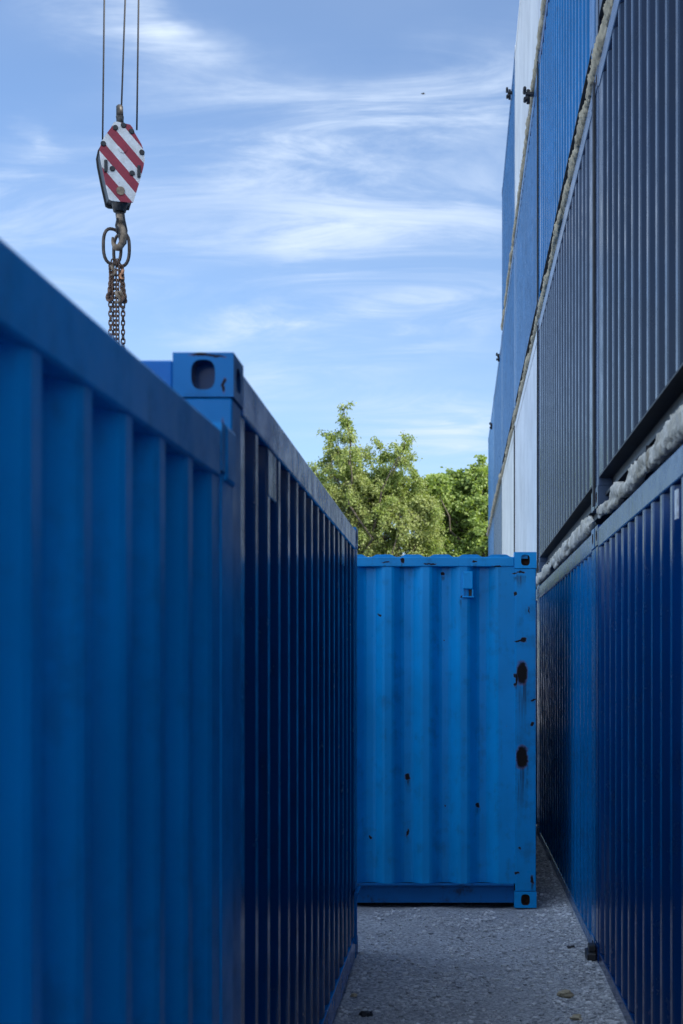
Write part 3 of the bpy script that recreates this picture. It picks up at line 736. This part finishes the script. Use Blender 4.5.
def tree(base, trunk_top, leaders, clumps, mat, label, seed, leaf_l, leaf_w, droop, twig_n, leaves_per, group=None):
    rng = random.Random(seed)
    root = empty('tree', base); tag(root, label, 'tree'); iv = -Vector(base)
    trunk = MB(); crown = MB(); limbs = MB()
    tp = limb_path(Vector(base), trunk_top, rng, 0, 8, .03)
    trunk.tube([p + iv for p in tp], [.20 - .10 * i / 8 for i in range(9)], 12)
    tips = []
    for L_ in leaders:
        f = rng.uniform(.55, .95); st = tp[int(f * 8)]
        path = limb_path(st, L_, rng, 0, 9, .06)
        limbs.tube([p + iv for p in path], [.075 * (1 - i / 9.6) + .006 for i in range(10)], 7)
        L0 = (L_ - st).length
        # side sprays along the leader, shorter toward the tip
        for i in range(2, 10):
            for q in range(6 if i < 9 else 2):
                fr = 1 - i / 9.0; ln = .20 + 1.25 * fr + rng.uniform(0, .35)
                an = rng.uniform(0, 6.283); el = rng.uniform(-.2, .8) + .5 * (1 - fr) ** 3
                e = path[i] + Vector((math.cos(an) * math.cos(el), math.sin(an) * math.cos(el), math.sin(el))) * ln
                sp = limb_path(path[i], e, rng, .1, 4, .08); limbs.tube([p + iv for p in sp], [.014, .011, .009, .006, .004], 5)
                tips.append((sp, 1.0))
    for (c_, rx, ry, rz, n) in clumps:
        hub = tp[rng.randrange(4, 9)]
        path = limb_path(hub, c_, rng, 0, 6, .08); limbs.tube([p + iv for p in path], [.06, .05, .042, .034, .026, .02, .012], 7)
        for k in range(n):
            u = Vector((rng.gauss(0, 1), rng.gauss(0, 1), rng.gauss(0, 1))).normalized() * (rng.uniform(.35, 1) ** .5)
            e = c_ + Vector((u.x * rx, u.y * ry, u.z * rz)); s0 = c_.lerp(e, rng.uniform(.2, .6))
            sp = limb_path(s0, e + Vector((0, 0, -droop * rng.uniform(.3, 1))), rng, droop * .3, 4, .10)
            limbs.tube([p + iv for p in sp], [.010, .008, .006, .005, .003], 4)
            tips.append((sp, 1.0))
    for sp, k in tips:
        nl = int(leaves_per * rng.uniform(.5, 1.3))
        for _ in range(nl):
            f = rng.uniform(.1, 1.02) * 4; i = min(3, int(f)); p = sp[i].lerp(sp[i + 1], f - i)
            p = p + Vector((rng.gauss(0, .06), rng.gauss(0, .06), rng.gauss(0, .06)))
            d = Vector((rng.uniform(-1, 1), rng.uniform(-1, 1), rng.uniform(-.9, .5) - droop))
            leaf(crown, p + iv, d, leaf_l * rng.uniform(.6, 1.2), leaf_w * rng.uniform(.7, 1.2), rng)
    tk = trunk.build('trunk', M_bark, root); limbs.build('limbs', M_bark, root)
    crown.build('crown', mat, root)
rng = random.Random(3)
ba = tw(372, 667); ba.z = 0
clA = []
for (x, y, rx, rz, n) in ((428, 502, .6, .6, 30), (416, 480, .45, .5, 18), (318, 480, .5, .6, 18), (338, 438, .5, .5, 6), (331, 452, .6, .45, 7), (350, 452, .6, .5, 8), (400, 454, .6, .45, 7), (335, 470, .75, .8, 34), (325, 492, .7, .7, 30), (352, 478, .7, .9, 32), (372, 486, .85, .7, 40), (392, 484, .8, .8, 40), (412, 494, .75, .7, 36), (345, 505, .9, .8, 44),
                       (372, 512, 1.0, .9, 52), (400, 512, 1.0, .8, 50), (424, 518, .7, .7, 36), (330, 525, .9, .8, 40), (360, 538, 1.0, .8, 52), (392, 540, 1.0, .8, 52), (420, 545, .9, .8, 44), (345, 565, 1.1, .8, 40), (385, 570, 1.2, .8, 44), (420, 572, 1.0, .8, 40), (315, 560, 1.0, .9, 36)):
    clA.append((tw(x, y, rng.uniform(-.9, .9)), rx, rx, rz, n))
tree(ba, tw(372, 520), [tw(343, 410), tw(331, 440, .4), tw(405, 441, -.4), tw(381, 447, .3), tw(352, 432, .6), tw(316, 470, -.3), tw(395, 462, .6)], clA, ML_A, 'feathery yellow green tree with two thin tops, left beyond the end container', 5, .098, .052, .42, 0, 85)
bb = tw(478, 667, 2.0); bb.z = 0
clB = []
for (x, y, r, n) in ((436, 483, .6, 44), (424, 498, .5, 36), (418, 515, .6, 40), (482, 478, .80, 60), (462, 482, .7, 54), (445, 492, .65, 50), (500, 482, .9, 55), (432, 506, .6, 44), (455, 508, .8, 60), (480, 505, .9, 66), (440, 528, .8, 60), (465, 534, .9, 66), (490, 535, .9, 60), (428, 548, .8, 55), (455, 562, .9, 60), (485, 565, 1.0, 60), (515, 510, 1.1, 50), (520, 555, 1.1, 50), (430, 580, 1.0, 50), (470, 590, 1.0, 50)):
    clB.append((tw(x, y, 2 + rng.uniform(-.9, .9)), r, r, r * .72, n))
tree(bb, tw(475, 540, 2), [tw(484, 462, 2), tw(452, 478, 2.3), tw(500, 470, 2.5)], clB, ML_B, 'dense dark green leafy tree beside the far end of the container wall', 9, .135, .095, .1, 0, 58)

# ------------------------------------------------------------------ small things
def stones():
    rng = random.Random(21); m = MB(); ico = bmesh.new(); bmesh.ops.create_icosphere(ico, subdivisions=1, radius=1)
    iv = [v.co.copy() for v in ico.verts]; fi = [[v.index for v in f.verts] for f in ico.faces]; ico.free()
    for k in range(26000):
        y = 5.2 + 11 * rng.random() ** 1.4; x = rng.uniform(-.60, .80)
        if y > YE - .03 and x < .60: continue
        if rng.random() < .25: x = .81 - abs(rng.gauss(0, .12))
        clus = noise.noise(Vector((x * 2.2, y * 1.6, 8)))
        if clus < rng.uniform(-.5, .45): continue
        s = rng.choice((.003, .004, .004, .005, .006, .007, .008, .012)) * rng.uniform(.7, 1.3)
        zz_ = .022 * noise.noise(Vector((x * 1.5, y * 1.1, 1))) + .010 * noise.noise(Vector((x * 6, y * 6, 4)))
        zz_ += (.035 * max(0, (x - .55) / .3) ** 2 * (0.5 + .5 * noise.noise(Vector((7, y * 1.7, 0))))) if x > .55 else 0
        q = [rng.uniform(.6, 1.25) for _ in range(12)]; r_ = rng.uniform(0, 6.28); ca, sa = math.cos(r_), math.sin(r_)
        m.add([(x + s * (v.x * ca - v.y * sa) * 1.3 * q[i], y + s * (v.x * sa + v.y * ca) * q[i], zz_ + s * (.45 + v.z * .75 * q[i])) for i, v in enumerate(iv)], fi)
    t = NT('loose stones'); g = t.n('ShaderNodeNewGeometry')
    t.put(t.b.inputs['Base Color'], t.mix(g.outputs['Random Per Island'], (.30, .325, .36, 1), (.72, .75, .79, 1))); t.put(t.b.inputs['Roughness'], .9)
    o = m.build('loose_stones', t.mat); tag(o, 'loose grey stones scattered over the gravel', 'gravel', kind='stuff')
stones()
def gp(x, y, z=0.0):
    s = (y - VY) / (CAM_Z - z); return Vector(((x - VX) / s, F / s, z))
def lump(name, px, py, r, mat, label, cat, group, seed, flat=.6):
    bm = bmesh.new(); bmesh.ops.create_icosphere(bm, subdivisions=3, radius=r)
    for v in bm.verts:
        k = 1 + .75 * noise.noise(v.co / r * 1.3 + Vector((seed, 0, 0))) + .45 * noise.noise(v.co / r * 3.4 + Vector((0, seed, 0)))
        v.co *= k; v.co.z *= flat
    me = bpy.data.meshes.new(name); bm.to_mesh(me); bm.free(); me.materials.append(mat)
    for p in me.polygons: p.use_smooth = True
    o = link(name, me); q = gp(px, py); o.location = (q.x, q.y, r * flat * .6); o.rotation_euler = (0, 0, seed)
    return tag(o, label, cat, group)
G = 'foam scraps fallen on the gravel'
lump('foam_scrap', 566, 996, .036, M_foam_tan, 'brownish foam scrap lying in the middle of the gravel, largest of the scraps', 'foam scrap', G, 1.0, .5)
lump('foam_scrap', 577, 1020, .032, M_foam_tan, 'pale tan foam scrap at the bottom edge of the photo', 'foam scrap', G, 2.2, .5)
lump('foam_scrap', 565, 923, .018, M_foam, 'small cream foam scrap near the foot of the end container', 'foam scrap', G, 3.1, .7)
lump('foam_scrap', 571, 948, .024, M_dark, 'dark flat scrap on the gravel, beside the mid blue container', 'foam scrap', G, 4.1, .4)
lump('foam_scrap', 354, 996, .018, M_foam_tan, 'small yellowish scrap beside the bottom rail of the navy left container', 'foam scrap', G, 5.1, .5)
lump('soil_clod', 367, 1016, .030, M_dark, 'dark clod on the gravel at the bottom left of the lane', 'clod', None, 6.4, .5)
# black block standing in for the dark gap under the joint of the two foot containers
o = empty('gap_block', (WX - .02, 8.5, 0)); tag(o, 'black block in place of the dark gap at the foot of the wall under the container joint', 'block')
m = MB(); m.box(-.035, .018, -.10, .10, 0, .06, .008); m.build('base_block', M_black, o)
m = MB(); m.box(-.02, .018, -.05, .05, .061, .10, .006); m.build('upper_block', M_black, o)
# bird, far off
bp = Vector(((423 - VX) * 60 / F, 60, CAM_Z + (VY - 94) * 60 / F))
m = MB()
m.tube([(-.10, 0, 0), (-.06, 0, .004), (0, 0, .006), (.05, 0, .012), (.08, 0, .018), (.10, 0, .016)], [.006, .018, .026, .020, .014, .003], 8)
for s_ in (-1, 1):
    m.add([(.03, 0, .01), (-.035, 0, .01), (-.02, s_ * .08, .05), (.03, s_ * .075, .05), (-.035, s_ * .17, .025), (.03, 0, .004), (-.035, 0, .004), (-.02, s_ * .08, .044), (.03, s_ * .075, .044)],
          [(0, 1, 2, 3), (3, 2, 4), (5, 8, 7, 6), (8, 4, 7), (0, 3, 8, 5), (3, 4, 8), (1, 6, 7, 2), (2, 7, 4)])
o = m.build('bird', M_black); o.location = bp; o.rotation_euler = (R(12), 0, R(25)); tag(o, 'tiny dark bird flying high against the clouds', 'bird')
